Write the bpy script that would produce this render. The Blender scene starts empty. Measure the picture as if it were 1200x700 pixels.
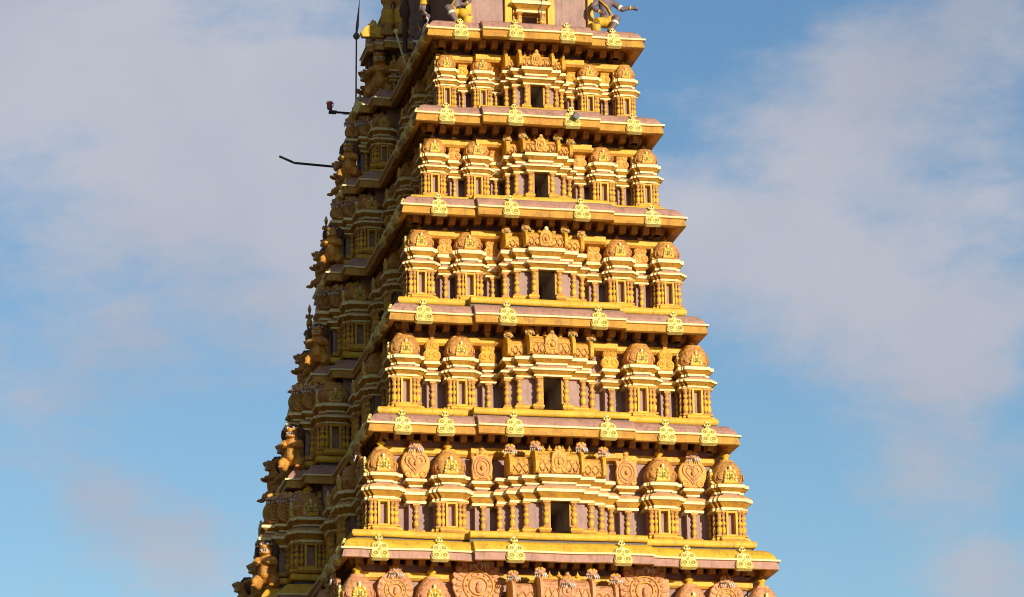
import bpy, math, random
from mathutils import Vector, Matrix
rng = random.Random(11)
S = bpy.context.scene
COL = S.collection
PI = math.pi
ZF = 16.58            # height of the reference cornice above the ground
YC = 6.9              # tower centre, measured back from the reference cornice front

# ------------------------------------------------------------------ materials
MATS = {}
def node(nt, kind, **kw):
    n = nt.nodes.new(kind)
    for k, v in kw.items():
        setattr(n, k, v)
    return n

def paint(name, base, tone, grime=(0.10, 0.07, 0.05), g_amt=0.6, rough=0.52, bump=0.35, chip=None, scales=0.0):
    m = bpy.data.materials.new(name); m.use_nodes = True
    nt = m.node_tree; L = nt.links
    b = nt.nodes['Principled BSDF']
    b.inputs['Roughness'].default_value = rough
    b.inputs['Specular IOR Level'].default_value = 0.45
    geo = node(nt, 'ShaderNodeNewGeometry')
    def noise(scale, detail=6, rough=.6, vec=None):
        n = node(nt, 'ShaderNodeTexNoise'); n.inputs['Scale'].default_value = scale
        n.inputs['Detail'].default_value = detail; n.inputs['Roughness'].default_value = rough
        L.new(vec if vec else geo.outputs['Position'], n.inputs['Vector']); return n.outputs['Fac']
    def ramp(src, a, c):
        r = node(nt, 'ShaderNodeMapRange'); r.interpolation_type = 'SMOOTHSTEP'
        r.inputs['From Min'].default_value = a; r.inputs['From Max'].default_value = c
        L.new(src, r.inputs['Value']); return r.outputs['Result']
    def mix(f, a, c, amt=1.0):
        x = node(nt, 'ShaderNodeMix'); x.data_type = 'RGBA'
        if amt != 1.0:
            mm = node(nt, 'ShaderNodeMath', operation='MULTIPLY'); L.new(f, mm.inputs[0]); mm.inputs[1].default_value = amt; f = mm.outputs[0]
        L.new(f, x.inputs['Factor'])
        for i, v in ((6, a), (7, c)):
            if isinstance(v, tuple): x.inputs[i].default_value = (*v, 1)
            else: L.new(v, x.inputs[i])
        return x.outputs[2]
    c = mix(ramp(noise(3.1), .38, .66), base, tone)
    c = mix(ramp(noise(17, 4), .5, .75), c, tuple(min(1, x * 1.18 + .01) for x in base), .6)
    mp = node(nt, 'ShaderNodeMapping'); mp.inputs['Scale'].default_value = (7, 7, .9)
    L.new(geo.outputs['Position'], mp.inputs['Vector'])
    c = mix(ramp(noise(1.6, 8, .7, mp.outputs['Vector']), .48, .72), c, grime, g_amt)      # rain streaks
    sep = node(nt, 'ShaderNodeSeparateXYZ'); L.new(geo.outputs['Normal'], sep.inputs[0])
    up = ramp(sep.outputs['Z'], .88, 1.0)
    mm = node(nt, 'ShaderNodeMath', operation='MULTIPLY'); L.new(up, mm.inputs[0]); L.new(ramp(noise(5, 8, .7), .36, .62), mm.inputs[1])
    c = mix(mm.outputs[0], c, grime, min(1, g_amt * 1.3))                                      # dust lying on ledges
    c = mix(ramp(noise(46, 3), .62, .74), c, chip if chip else tuple(x * .62 for x in base), .55)   # chips
    L.new(c, b.inputs['Base Color'])
    h = noise(38, 5, .65)
    if scales:
        v = node(nt, 'ShaderNodeTexVoronoi'); v.inputs['Scale'].default_value = scales
        L.new(geo.outputs['Position'], v.inputs['Vector'])
        ad = node(nt, 'ShaderNodeMath', operation='MULTIPLY_ADD'); L.new(v.outputs['Distance'], ad.inputs[0]); ad.inputs[1].default_value = -1.6; L.new(h, ad.inputs[2]); h = ad.outputs[0]
    bp = node(nt, 'ShaderNodeBump'); bp.inputs['Strength'].default_value = bump; bp.inputs['Distance'].default_value = .03
    L.new(h, bp.inputs['Height']); L.new(bp.outputs[0], b.inputs['Normal'])
    MATS[name] = m
    return m

paint('ochre',   (.63, .325, .034), (.50, .225, .028))
paint('yellow',  (.80, .495, .036), (.69, .375, .030), g_amt=.48)
paint('cream',   (.90, .79, .42), (.88, .70, .28), g_amt=.25)
paint('peach',   (.74, .41, .16), (.62, .31, .115), g_amt=.45)
paint('lemon',   (.88, .72, .24), (.82, .62, .15), g_amt=.2, chip=(.34, .30, .05))
paint('olive',   (.36, .30, .05), (.30, .22, .03), g_amt=.3)
paint('pink',    (.54, .285, .20), (.43, .225, .165), chip=(.62, .50, .40))
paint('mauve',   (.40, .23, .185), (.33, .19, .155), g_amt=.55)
paint('terracotta', (.68, .345, .080), (.56, .25, .060), scales=13, bump=.6)
paint('rose',    (.74, .37, .165), (.64, .28, .125), scales=12, bump=.5)
paint('apricot', (.80, .44, .085), (.70, .34, .065), scales=15, bump=.5)
paint('gold',    (.80, .465, .042), (.68, .34, .036), bump=.5)
paint('lionskin', (.74, .37, .06), (.60, .26, .05), bump=.4)
paint('mane',    (.13, .06, .035), (.09, .045, .03), g_amt=.3, bump=.7)
paint('white',   (.80, .76, .70), (.70, .62, .52), g_amt=.2)
paint('skin',    (.20, .14, .15), (.15, .10, .11), g_amt=.3)
paint('black',   (.02, .02, .022), (.03, .026, .024), g_amt=.2, rough=.45)
paint('steel',   (.20, .19, .18), (.12, .11, .10), g_amt=.4, rough=.5)
paint('lamp_red', (.55, .13, .14), (.42, .09, .10), g_amt=.25, rough=.5)
paint('dark_eye', (.015, .012, .012), (.02, .016, .014), g_amt=.1, rough=.3)
paint('base_stone', (.38, .30, .22), (.30, .23, .17))
paint('grime_shade',    (.10, .075, .06), (.16, .11, .08), g_amt=.3)  # ledge grime, also shade painted into the plinth riser and door recess
paint('earth',   (.13, .09, .06), (.09, .075, .045), g_amt=.3)

# ------------------------------------------------------------------ mesh builder
def offset_poly(P, o):
    n = len(P); R = []
    for i in range(n):
        a = P[i - 1]; b = P[i]; c = P[(i + 1) % n]
        def nrm(p, q):
            dx, dy = q[0] - p[0], q[1] - p[1]; l = math.hypot(dx, dy) or 1
            return dy / l, -dx / l
        n1 = nrm(a, b); n2 = nrm(b, c)
        d = 1 + n1[0] * n2[0] + n1[1] * n2[1]
        if abs(d) < .05: d = 1
        R.append((b[0] + o * (n1[0] + n2[0]) / d, b[1] + o * (n1[1] + n2[1]) / d))
    return R

class MB:
    def __init__(s):
        s.v = []; s.f = []; s.m = []; s.sm = []; s.slots = []
    def mat(s, k):
        if k not in s.slots: s.slots.append(k)
        return s.slots.index(k)
    def face(s, idx, mat, smooth=False):
        s.f.append(idx); s.m.append(s.mat(mat)); s.sm.append(smooth)
    def loft(s, rings, mats, smooth=False, cap0=None, cap1=None):
        n = len(rings[0]); b = len(s.v)
        for r in rings: s.v += [tuple(p) for p in r]
        for k in range(len(rings) - 1):
            mk = mats[k] if isinstance(mats, (list, tuple)) else mats
            for i in range(n):
                j = (i + 1) % n
                s.face((b + k * n + i, b + k * n + j, b + (k + 1) * n + j, b + (k + 1) * n + i), mk, smooth)
        if cap0: s.face(tuple(b + i for i in reversed(range(n))), cap0)
        if cap1: s.face(tuple(b + (len(rings) - 1) * n + i for i in range(n)), cap1)
    def sweep(s, P, prof, cap0=None, cap1=None):      # prof: (offset, z, material of the band above)
        s.loft([[(x, y, z) for x, y in offset_poly(P, o)] for o, z, _ in prof], [q[2] for q in prof], False, cap0, cap1)
    def box(s, x0, x1, y0, y1, z0, z1, mat, bev=0):
        if bev:
            P = [(x0, y0), (x1, y0), (x1, y1), (x0, y1)]
            s.sweep(P, [(-bev, z0, mat), (0, z0 + bev, mat), (0, z1 - bev, mat), (-bev, z1, mat)], mat, mat)
            return
        s.loft([[(x0, y0, z), (x1, y0, z), (x1, y1, z), (x0, y1, z)] for z in (z0, z1)], mat, False, mat, mat)
    def lathe(s, prof, n, mat, c=(0, 0, 0), sq=None, smooth=True, M=None, ph=0):
        rings = []
        for r, z in prof:
            R = []
            for i in range(n):
                t = 2 * PI * (i + ph) / n; ct, st = math.cos(t), math.sin(t)
                if sq:
                    q = (abs(ct) ** sq + abs(st) ** sq) ** (-1 / sq); ct *= q; st *= q
                p = Vector((r * ct, r * st, z))
                if M: p = M @ p
                R.append((p.x + c[0], p.y + c[1], p.z + c[2]))
            rings.append(R)
        s.loft(rings, mat, smooth, mat if not isinstance(mat, list) else mat[0], mat if not isinstance(mat, list) else mat[-1])
    def ball(s, c, r, mat, n=10, M=None):
        if not isinstance(r, tuple): r = (r, r, r)
        m = max(4, n // 2 + 1); rings = []
        for k in range(m + 1):
            t = PI * (k + .02) / (m + .04) - PI / 2
            R = []
            for i in range(n):
                a = 2 * PI * i / n
                p = Vector((r[0] * math.cos(t) * math.cos(a), r[1] * math.cos(t) * math.sin(a), r[2] * math.sin(t)))
                if M: p = M @ p
                R.append((p.x + c[0], p.y + c[1], p.z + c[2]))
            rings.append(R)
        s.loft(rings, mat, True, mat, mat)
    def tube(s, pts, rad, mat, n=8):
        pts = [Vector(p) for p in pts]
        if not isinstance(rad, (list, tuple)): rad = [rad] * len(pts)
        rings = []
        for i, p in enumerate(pts):
            d = (pts[min(i + 1, len(pts) - 1)] - pts[max(i - 1, 0)]).normalized()
            a = d.cross(Vector((0, 0, 1)) if abs(d.z) < .9 else Vector((1, 0, 0))).normalized(); b = d.cross(a)
            rings.append([tuple(p + rad[i] * (a * math.cos(2 * PI * k / n) + b * math.sin(2 * PI * k / n))) for k in range(n)])
        s.loft(rings, mat, True, mat, mat)
    def ring(s, c, R, r, mat, n=14, k=6, ax='y', sx=1, sz=1):        # a ring facing -y
        rings = []
        for i in range(n + 1):
            t = 2 * PI * i / n
            Q = []
            for j in range(k):
                u = 2 * PI * j / k; q = R + r * math.cos(u)
                Q.append((c[0] + q * math.cos(t) * sx, c[1] + r * math.sin(u), c[2] + q * math.sin(t) * sz))
            rings.append(Q)
        s.loft(rings, mat, True)
    def plate(s, O, y0, y1, mat, bev=.02, back=None):   # outline (x,z), front at y0 (towards -y), back at y1
        n = len(O); cx = sum(p[0] for p in O) / n; cz = sum(p[1] for p in O) / n
        def sc(k): return [(cx + (x - cx) * k, cz + (z - cz) * k) for x, z in O]
        w = max(abs(p[0] - cx) for p in O) or 1
        k = 1 - bev / w
        rings = [[(x, y1, z) for x, z in O], [(x, y0 + bev, z) for x, z in O], [(x, y0, z) for x, z in sc(k)]]
        # orient: outline counter-clockwise in (x,z) seen from -y
        s.loft([list(r) for r in rings], mat, False, mat, mat)
    def mesh(s, name):
        me = bpy.data.meshes.new(name)
        me.from_pydata(s.v, [], s.f)
        for k in s.slots: me.materials.append(MATS[k])
        me.polygons.foreach_set('material_index', s.m)
        me.polygons.foreach_set('use_smooth', s.sm)
        me.validate(); me.update()
        return me

def link(name, me, parent=None, loc=(0, 0, 0), rz=0.0, sc=1.0):
    o = bpy.data.objects.new(name, me); COL.objects.link(o)
    o.location = loc; o.rotation_euler = (0, 0, rz)
    o.scale = (sc, sc, sc) if not isinstance(sc, tuple) else sc
    if parent: o.parent = parent
    return o
def thing(o, label, cat, group=None):
    o['label'] = label; o['category'] = cat
    if group: o['group'] = group
    return o
def kit_place(kit, parent, loc, rz=0.0, sc=1.0, skip=()):
    """kit: (name, mesh, [(child name, mesh, loc, rz, scale)])"""
    if sc == 1.0: sc = tuple(rng.uniform(.975, 1.025) for _ in range(2)) + (1.0,)
    loc = (loc[0] + rng.uniform(-.012, .012), loc[1], loc[2] + rng.uniform(-.006, .006)); rz += rng.uniform(-.025, .025)
    r = link(kit[0], kit[1], parent, loc, rz, sc)
    for n, me, l, z, s in kit[2]:
        if n in skip: continue
        link(n, me, r, l, z, s)
    return r

# ------------------------------------------------------------------ tiers
#            z       a     f      cx    (cornice tip height, half width, front, half width of its centre block)
T = {'G': (-2.95, 5.10, -.42, 2.05), 'F': (0, 4.50, 0, 1.84), 'E': (2.716, 3.894, .423, 1.64), 'D': (5.182, 3.389, .776, 1.60),
     'C': (7.610, 3.063, 1.004, 1.46), 'B': (9.759, 2.703, 1.256, 1.27), 'A': (11.788, 2.393, 1.472, 1.20), 'T': (15.70, 1.75, 1.95, .9)}
ORDER = 'GFEDCBAT'
OFF1 = {'G': .62, 'F': .62, 'E': .62, 'D': .48, 'C': .47, 'B': .46, 'A': .42, 'T': .42}
OFF2 = {'G': .98, 'F': .96, 'E': .95, 'D': .84, 'C': .80, 'B': .74, 'A': .72, 'T': .72}
def plan(k, ix, iy, ib, pr=.14, cx=None, B=None):
    z, a, f, c = T[k]
    B = YC - f; c = cx if cx is not None else c
    A = a - ix; Y = B - iy
    s1 = max(.45, B - 4.45 - ib); s2 = max(.22, B - 4.93 - ib)
    x1 = a + OFF1[k] - ix; x2 = a + OFF2[k] - ix
    return [(-A, -Y), (-c, -Y), (-c, -Y - pr), (c, -Y - pr), (c, -Y), (A, -Y),
            (A, -s1), (x1, -s1), (x1, -s2), (x2, -s2), (x2, s2), (x1, s2), (x1, s1), (A, s1),
            (A, Y), (-A, Y), (-A, s1), (-x1, s1), (-x1, s2), (-x2, s2), (-x2, -s2), (-x1, -s2), (-x1, -s1), (-A, -s1)]
from mathutils import noise
def wob(P, z, ref, seed=0.0, amp=.012):
    R = []; n = len(P)
    for i in range(n):
        p = P[i]; q = P[(i + 1) % n]; a = ref[i]; b = ref[(i + 1) % n]
        m = max(1, int(math.hypot(b[0] - a[0], b[1] - a[1]) / .32))
        for j in range(m):
            t = j / m; x = p[0] + (q[0] - p[0]) * t; y = p[1] + (q[1] - p[1]) * t
            rx = a[0] + (b[0] - a[0]) * t; ry = a[1] + (b[1] - a[1]) * t
            w = noise.noise(Vector((rx * 1.1, ry * 1.1, seed))); w2 = noise.noise(Vector((rx * 2.3, ry * 2.3, seed + 9 + z * 3)))
            k = 0 if j == 0 else 1
            R.append((x + amp * .5 * w2 * k, y + amp * .7 * w2 * k, z + amp * (1.3 * w + .5 * w2)))
    return R
def ring3(P, z): return [(x, y, z) for x, y in P]

tower = bpy.data.objects.new('temple_tower', None); COL.objects.link(tower)
tower.location = (0, YC, 0)
thing(tower, 'tall tapering golden temple tower with stacked cornices and rows of small domed pavilions', 'temple tower')

# ------------------------------------------------------------------ cornice ornament (four ringed lobes under a small head)
def circle(cx, cz, r, n=12, a0=0, a1=2 * PI):
    return [(cx + r * math.cos(a0 + (a1 - a0) * i / n), cz + r * math.sin(a0 + (a1 - a0) * i / n)) for i in range(n)]
def ornament_mesh():
    mb = MB()
    O = [(-.165, .02), (-.13, 0), (.13, 0), (.165, .02), (.172, .09), (.155, .145), (.140, .165), (.152, .20), (.158, .245), (.14, .295), (.10, .325), (.05, .335), (.035, .36), (-.035, .36), (-.05, .335), (-.10, .325), (-.14, .295), (-.158, .245), (-.152, .20), (-.140, .165), (-.155, .145), (-.172, .09)]
    mb.plate(O, -.045, .07, 'lemon', .016)
    for cx, cz, r in ((-.082, .085, .058), (.082, .085, .058), (-.075, .24, .052), (.075, .24, .052)):
        mb.ring((cx, -.046, cz), r, .019, 'lemon', 14, 6)
        mb.ring((cx, -.046, cz), r * .55, .011, 'olive', 12, 5)
        mb.ball((cx, -.048, cz), (.018, .02, .018), 'lemon', 8)
    mb.ball((0, -.05, .165), (.032, .025, .032), 'lemon', 8); mb.ball((0, -.07, .165), (.012, .012, .012), 'olive', 6)
    mb.ball((0, -.045, .28), (.03, .03, .045), 'cream', 8)
    mb.box(-.045, .045, -.04, .05, .345, .375, 'olive', .008)
    mb.ball((0, -.01, .405), (.052, .05, .042), 'lemon', 8)
    for sx in (-1, 1):
        mb.ball((sx * .05, -.02, .42), (.024, .03, .032), 'lemon', 6)
        mb.ball((sx * .024, -.052, .412), .013, 'dark_eye', 6)
    mb.box(-.045, .045, -.035, .04, .435, .46, 'olive', .008)
    mb.ball((0, -.01, .475), (.05, .035, .028), 'lemon', 8)
    return mb.mesh('cornice_ornament')
ORN = ornament_mesh()
ORN_X = {'F': (-3.75, -2.53, -1.02, 1.19, 2.58, 3.75), 'E': (-3.19, -2.30, -.90, 1.06, 2.33, 3.22), 'D': (-2.66, -.92, 1.02, 2.67),
         'C': (-2.27, -.76, .76, 2.32), 'B': (-2.03, -.58, .65, 2.04), 'A': (-1.66, -.48, .65, 1.70), 'G': (-4.2, -2.8, -1.1, 1.2, 2.8, 4.2), 'T': ()}

def cornice(k):
    z = T[k][0] + ZF
    lowc, topc = ('pink', 'yellow') if k in 'FG' else ('ochre', 'pink')
    mb = MB()
    R = [((.50, 1.15, .44), .20, 'ochre'), ((.22, .34, .20), .195, 'ochre'), ((.16, .26, .15), .05, 'ochre'), ((.03, .04, .03), .0, 'ochre'), ((.0, .0, .0), .012, lowc), ((.035, .035, .02), .165, lowc), ((.055, .055, .03), .170, 'cream'),
         ((-.02, -.02, -.012), .174, 'cream'), ((-.024, -.024, -.014), .188, 'cream'), ((-.020, -.020, -.012), .212, 'cream'), ((.035, .035, .02), .215, topc), ((.07, .07, .045), .30, topc), ((.14, .14, .09), .39, topc), ((.23, .23, .14), .445, topc),
         ((.26, .26, .16), .448, 'ochre'), ((.62, 1.0, .48), .44, 'ochre')]
    ref = plan(k, 0, 0, 0)
    mb.loft([wob(plan(k, *q), zz, ref, z) for q, zz, _ in R], [q[2] for q in R], False, 'ochre', 'ochre')
    o = link('cornice', mb.mesh('cornice'), tower, (0, 0, z))
    B = YC - T[k][2]; a = T[k][1]; cx = T[k][3]
    def orn(x, y, rz, s):
        q = link('cornice_ornament', ORN, o, (x, y, -.012), 0, s)
        q.rotation_euler = (math.radians(-20), 0, rz)
    s0 = {'A': 1.02, 'B': 1.04, 'C': 1.06}.get(k, 1.1)
    for x in ORN_X[k]:
        orn(x, -B - .035 - (.14 if abs(x) < cx else 0), rng.uniform(-.03, .03), s0 * rng.uniform(.97, 1.03))
    for yy in (.55, 1.25, 2.2):          # along the left side
        orn(-a - .035, -B + yy, -PI / 2, s0)
    for sx in (-1,):
        orn(sx * (a + OFF2[k] + .035), -.35, -PI / 2, s0); orn(sx * (a + OFF2[k] + .035), .35, -PI / 2, s0)
    # dentils below the soffit
    db = MB(); P = plan(k, .30, .72, .36)
    for i in range(len(P)):
        single = k in 'FEDC' and i in (0, 2, 4)
        p = Vector(P[i]); q = Vector(P[(i + 1) % len(P)]); d = q - p; l = d.length
        if l < .25: continue
        d /= l; nrm = Vector((d.y, -d.x))
        if nrm.y > .5: continue                       # the back wall cannot be seen from the forecourt
        n = max(1, int(l / .255))
        for j in range(n):
            c = p + d * ((j + .5) * l / n)
            h = .064; dp = .26
            A1 = c - d * h - nrm * dp; A2 = c - d * h; A3 = c + d * h; A4 = c + d * h - nrm * dp
            zt = .185; zb = .045
            lo = [(A1.x, A1.y, zb), (A2.x, A2.y, zb), (A3.x, A3.y, zb), (A4.x, A4.y, zb)]
            B2 = A2 + nrm * .05; B3 = A3 + nrm * .05
            hi = [(A1.x, A1.y, zt), (B2.x, B2.y, zt), (B3.x, B3.y, zt), (A4.x, A4.y, zt)]
            if single:
                dm = MB(); dm.loft([[(x - c.x, y - c.y, zz) for x, y, zz in r] for r in (lo, hi)], 'ochre', False, 'ochre', 'ochre')
                link('dentil', dm.mesh('dentil'), o, (c.x, c.y, 0))
            else: db.loft([lo, hi], 'ochre', False, 'ochre', 'ochre')
    dc = link('dentil_course', db.mesh('dentil_course'), o, (0, 0, 0)); dc['kind'] = 'stuff'
    bb = MB()
    bb.loft([ring3(plan(k, .52, 1.02, .44), -.27), ring3(plan(k, .38, .86, .42), -.25), ring3(plan(k, .34, .82, .40), -.20), ring3(plan(k, .34, .82, .40), -.09), ring3(plan(k, .40, .88, .42), -.06), ring3(plan(k, .56, 1.16, .46), -.055),
             ring3(plan(k, .56, 1.16, .46), .19)],
            ['ochre', 'ochre', 'yellow', 'ochre', 'ochre', 'mauve'], False, 'ochre', 'ochre')
    link('wall_band', bb.mesh('wall_band'), o, (0, 0, 0))
    return o

# ------------------------------------------------------------------ small architecture
def plus(w, p, d):
    return [(-w, -w), (-p, -w), (-p, -w - d), (p, -w - d), (p, -w), (w, -w), (w, -p), (w + d, -p), (w + d, p), (w, p), (w, w), (p, w), (p, w + d), (-p, w + d), (-p, w), (-w, w), (-w, p), (-w - d, p), (-w - d, -p), (-w, -p)]
def eave_prof(z0, z1, E, roof='peach'):
    H = z1 - z0
    return [(-.06, z0, 'cream'), (.012, z0, 'cream'), (.018, z0 + .17 * H, 'ochre'), (-.014, z0 + .19 * H, 'ochre'), (.015, z0 + .32 * H, 'ochre'), (E * .60, z0 + .48 * H, 'ochre'), (E * .80, z0 + .53 * H, 'ochre'), (E * .97, z0 + .535 * H, 'cream'),
            (E, z0 + .55 * H, 'cream'), (E, z0 + .73 * H, roof), (E * .9, z0 + .74 * H, roof), (E * .66, z0 + .88 * H, roof), (E * .25, z0 + .99 * H, roof), (-.03, z0 + H, roof), (-.10, z0 + H + .006, roof)]
def upper_prof(z0, z1, E):
    H = z1 - z0
    return [(-.08, z0 - .01, 'mauve'), (-.055, z0, 'mauve'), (-.055, z0 + .17 * H, 'cream'), (-.015, z0 + .20 * H, 'cream'), (-.012, z0 + .34 * H, 'ochre'), (-.03, z0 + .37 * H, 'ochre'), (E * .55, z0 + .57 * H, 'ochre'),
            (E * .8, z0 + .60 * H, 'cream'), (E * .85, z0 + .62 * H, 'cream'), (E * .82, z0 + .84 * H, 'peach'), (E * .3, z0 + .94 * H, 'peach'), (-.01, z0 + .99 * H, 'ochre'), (-.12, z0 + H, 'ochre')]
def column_mesh(h, r):
    mb = MB()
    pr = [(1.25, 0), (1.25, .05), (.85, .07), (.80, .12), (1.0, .16), (1.05, .26), (.95, .34), (.68, .38), (.66, .41), (1.02, .45), (1.08, .50), (.98, .56), (.62, .60), (.60, .64), (.95, .68), (.98, .72), (.72, .77), (.70, .82), (1.0, .86), (1.3, .93), (1.3, .975), (1.05, 1.0)]
    cm = ['yellow' if (z < .06 or .13 < z < .34 or .42 < z < .53 or .65 < z < .72 or z > .86) else 'terracotta' for _, z in pr[:-1]]
    mb.lathe([(r * a, h * b) for a, b in pr], 12, cm)
    mb.box(-r * 1.3, r * 1.3, -r * 1.3, r * 1.3, -.01, h * .055, 'ochre', .006)
    mb.box(-r * 1.38, r * 1.38, -r * 1.38, r * 1.38, h * .91, h * 1.01, 'ochre', .006)
    return mb.mesh('column')
def finial_mesh(s=1.0, m='gold'):
    mb = MB()
    mb.lathe([(s * a, s * b) for a, b in ((.075, -.02), (.085, .01), (.05, .03), (.045, .045), (.085, .075), (.09, .10), (.06, .13), (.028, .15), (.04, .165), (.03, .18), (.012, .21), (.004, .25))], 12, m)
    return mb.mesh('finial')
def dome_mesh(w, H, mat, cone):
    mb = MB()
    if cone: pr = [(.84, 0), (.96, .02), (1.06, .12), (1.12, .26), (1.10, .40), (1.0, .50), (.97, .515), (1.0, .53), (1.0, .57), (.93, .62), (.86, .70), (.74, .80), (.60, .88), (.50, .91), (.52, .93), (.50, .98), (.3, 1.0)]
    else: pr = [(.84, 0), (.96, .02), (1.08, .12), (1.15, .28), (1.13, .42), (1.03, .52), (1.0, .535), (1.04, .55), (1.04, .60), (.96, .66), (.86, .76), (.76, .86), (.70, .90), (.66, .905), (.68, .92), (.66, .98), (.55, 1.0), (.2, 1.01)]
    mb.lathe([(w * a, H * b) for a, b in pr], 28, mat, sq=3.4, ph=.5)
    for rz in (0, -PI / 2, PI / 2):
        M = Matrix.Rotation(rz, 3, 'Z')
        for sx in (-1, 1):
            for R, r in ((.20, .045), (.09, .05)):
                sub = MB(); sub.ring((sx * w * .66, -w * 1.04, H * .26), w * R, w * r, mat, 12, 5)
                b = len(mb.v); mb.v += [tuple(M @ Vector(p)) for p in sub.v]
                for f in sub.f: mb.face(tuple(b + i for i in f), mat, True)
    return mb.mesh('dome')
def medallion_mesh(s):
    mb = MB()
    O = [(-.13 * s, 0), (-.02 * s, -.005 * s), (.13 * s, 0)] + [(.125 * s * math.cos(t) * (1.0 if math.sin(t) < .75 else .9), .13 * s + .135 * s * math.sin(t)) for t in [PI * (-.12 + 1.24 * i / 14) for i in range(15)]]
    mb.plate(O, -.035 * s, .06, 'yellow', .012 * s)
    for i in range(11):
        t = PI * (-.2 + 1.4 * i / 10); mb.ball((.098 * s * math.cos(t), -.04 * s, .125 * s + .105 * s * math.sin(t)), .024 * s, 'lemon' if i % 2 else 'gold', 6)
    for i in range(6):
        t = 2 * PI * (i + .5) / 6; mb.ball((.05 * s * math.cos(t), -.042 * s, .12 * s + .05 * s * math.sin(t)), .026 * s, 'lemon', 6)
    for sx in (-1, 1): mb.ball((sx * .03 * s, -.062 * s, .15 * s), .013 * s, 'olive', 6)
    mb.tube([(-.04 * s, -.06 * s, .085 * s), (0, -.068 * s, .075 * s), (.04 * s, -.06 * s, .085 * s)], .010 * s, 'olive', 5)
    mb.ball((0, -.03 * s, .125 * s), .035 * s, 'olive', 8)
    for sx in (-1, 1):
        mb.ball((sx * .10 * s, -.03 * s, .05 * s), .03 * s, 'cream', 6)
        mb.ball((sx * .075 * s, -.03 * s, .215 * s), .025 * s, 'cream', 6)
    mb.ball((0, -.02 * s, .28 * s), (.032 * s, .03 * s, .05 * s), 'cream', 6)
    return mb.mesh('medallion')
def face_mesh(g='rose', fang=1.0):
    """grinning guardian lion head with horns, bulging eyes and hanging white fangs"""
    mb = MB()
    mb.ball((0, 0, .07), (.085, .07, .07), g, 10)
    mb.ball((0, -.055, .055), (.045, .035, .03), g, 8)
    for sx in (-1, 1):
        mb.ball((sx * .04, -.055, .10), .022, 'white', 8); mb.ball((sx * .042, -.074, .10), .010, 'dark_eye', 6)
        mb.ball((sx * .075, 0, .13), (.045, .045, .045), g, 8); mb.ball((sx * .035, 0, .155), (.04, .045, .04), 'gold', 8)
        mb.ball((sx * .10, .0, .05), (.04, .045, .045), g, 8)
        for q in (.03, .07, .11):
            mb.tube([(sx * q, -.06, .04), (sx * (q + .016), -.08, -.01), (sx * (q + .022), -.075, -.06)], [.019 * fang, .016 * fang, .004], 'white' if fang == 1 else 'cream', 6)
    return mb.mesh('lion_face')
FACE = face_mesh(); FACE2 = face_mesh('apricot', .55)

def fr(k, fF, fE, fX):
    return fF if k in 'FG' else fE if k == 'E' else fX
PAVS = {'G': 1.10, 'F': 1.05, 'E': 1.0, 'D': .93, 'C': .83, 'B': .70}
def levels(k):
    h = T[ORDER[ORDER.index(k) + 1]][0] - T[k][0]
    q = fr(k, (.312, .515, .63, .73, .935, 1.0), (.335, .575, .66, .775, .975, 1.02), (.345, .570, .655, .785, .955, 1.0))
    return h, [h * x for x in q]

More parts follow.
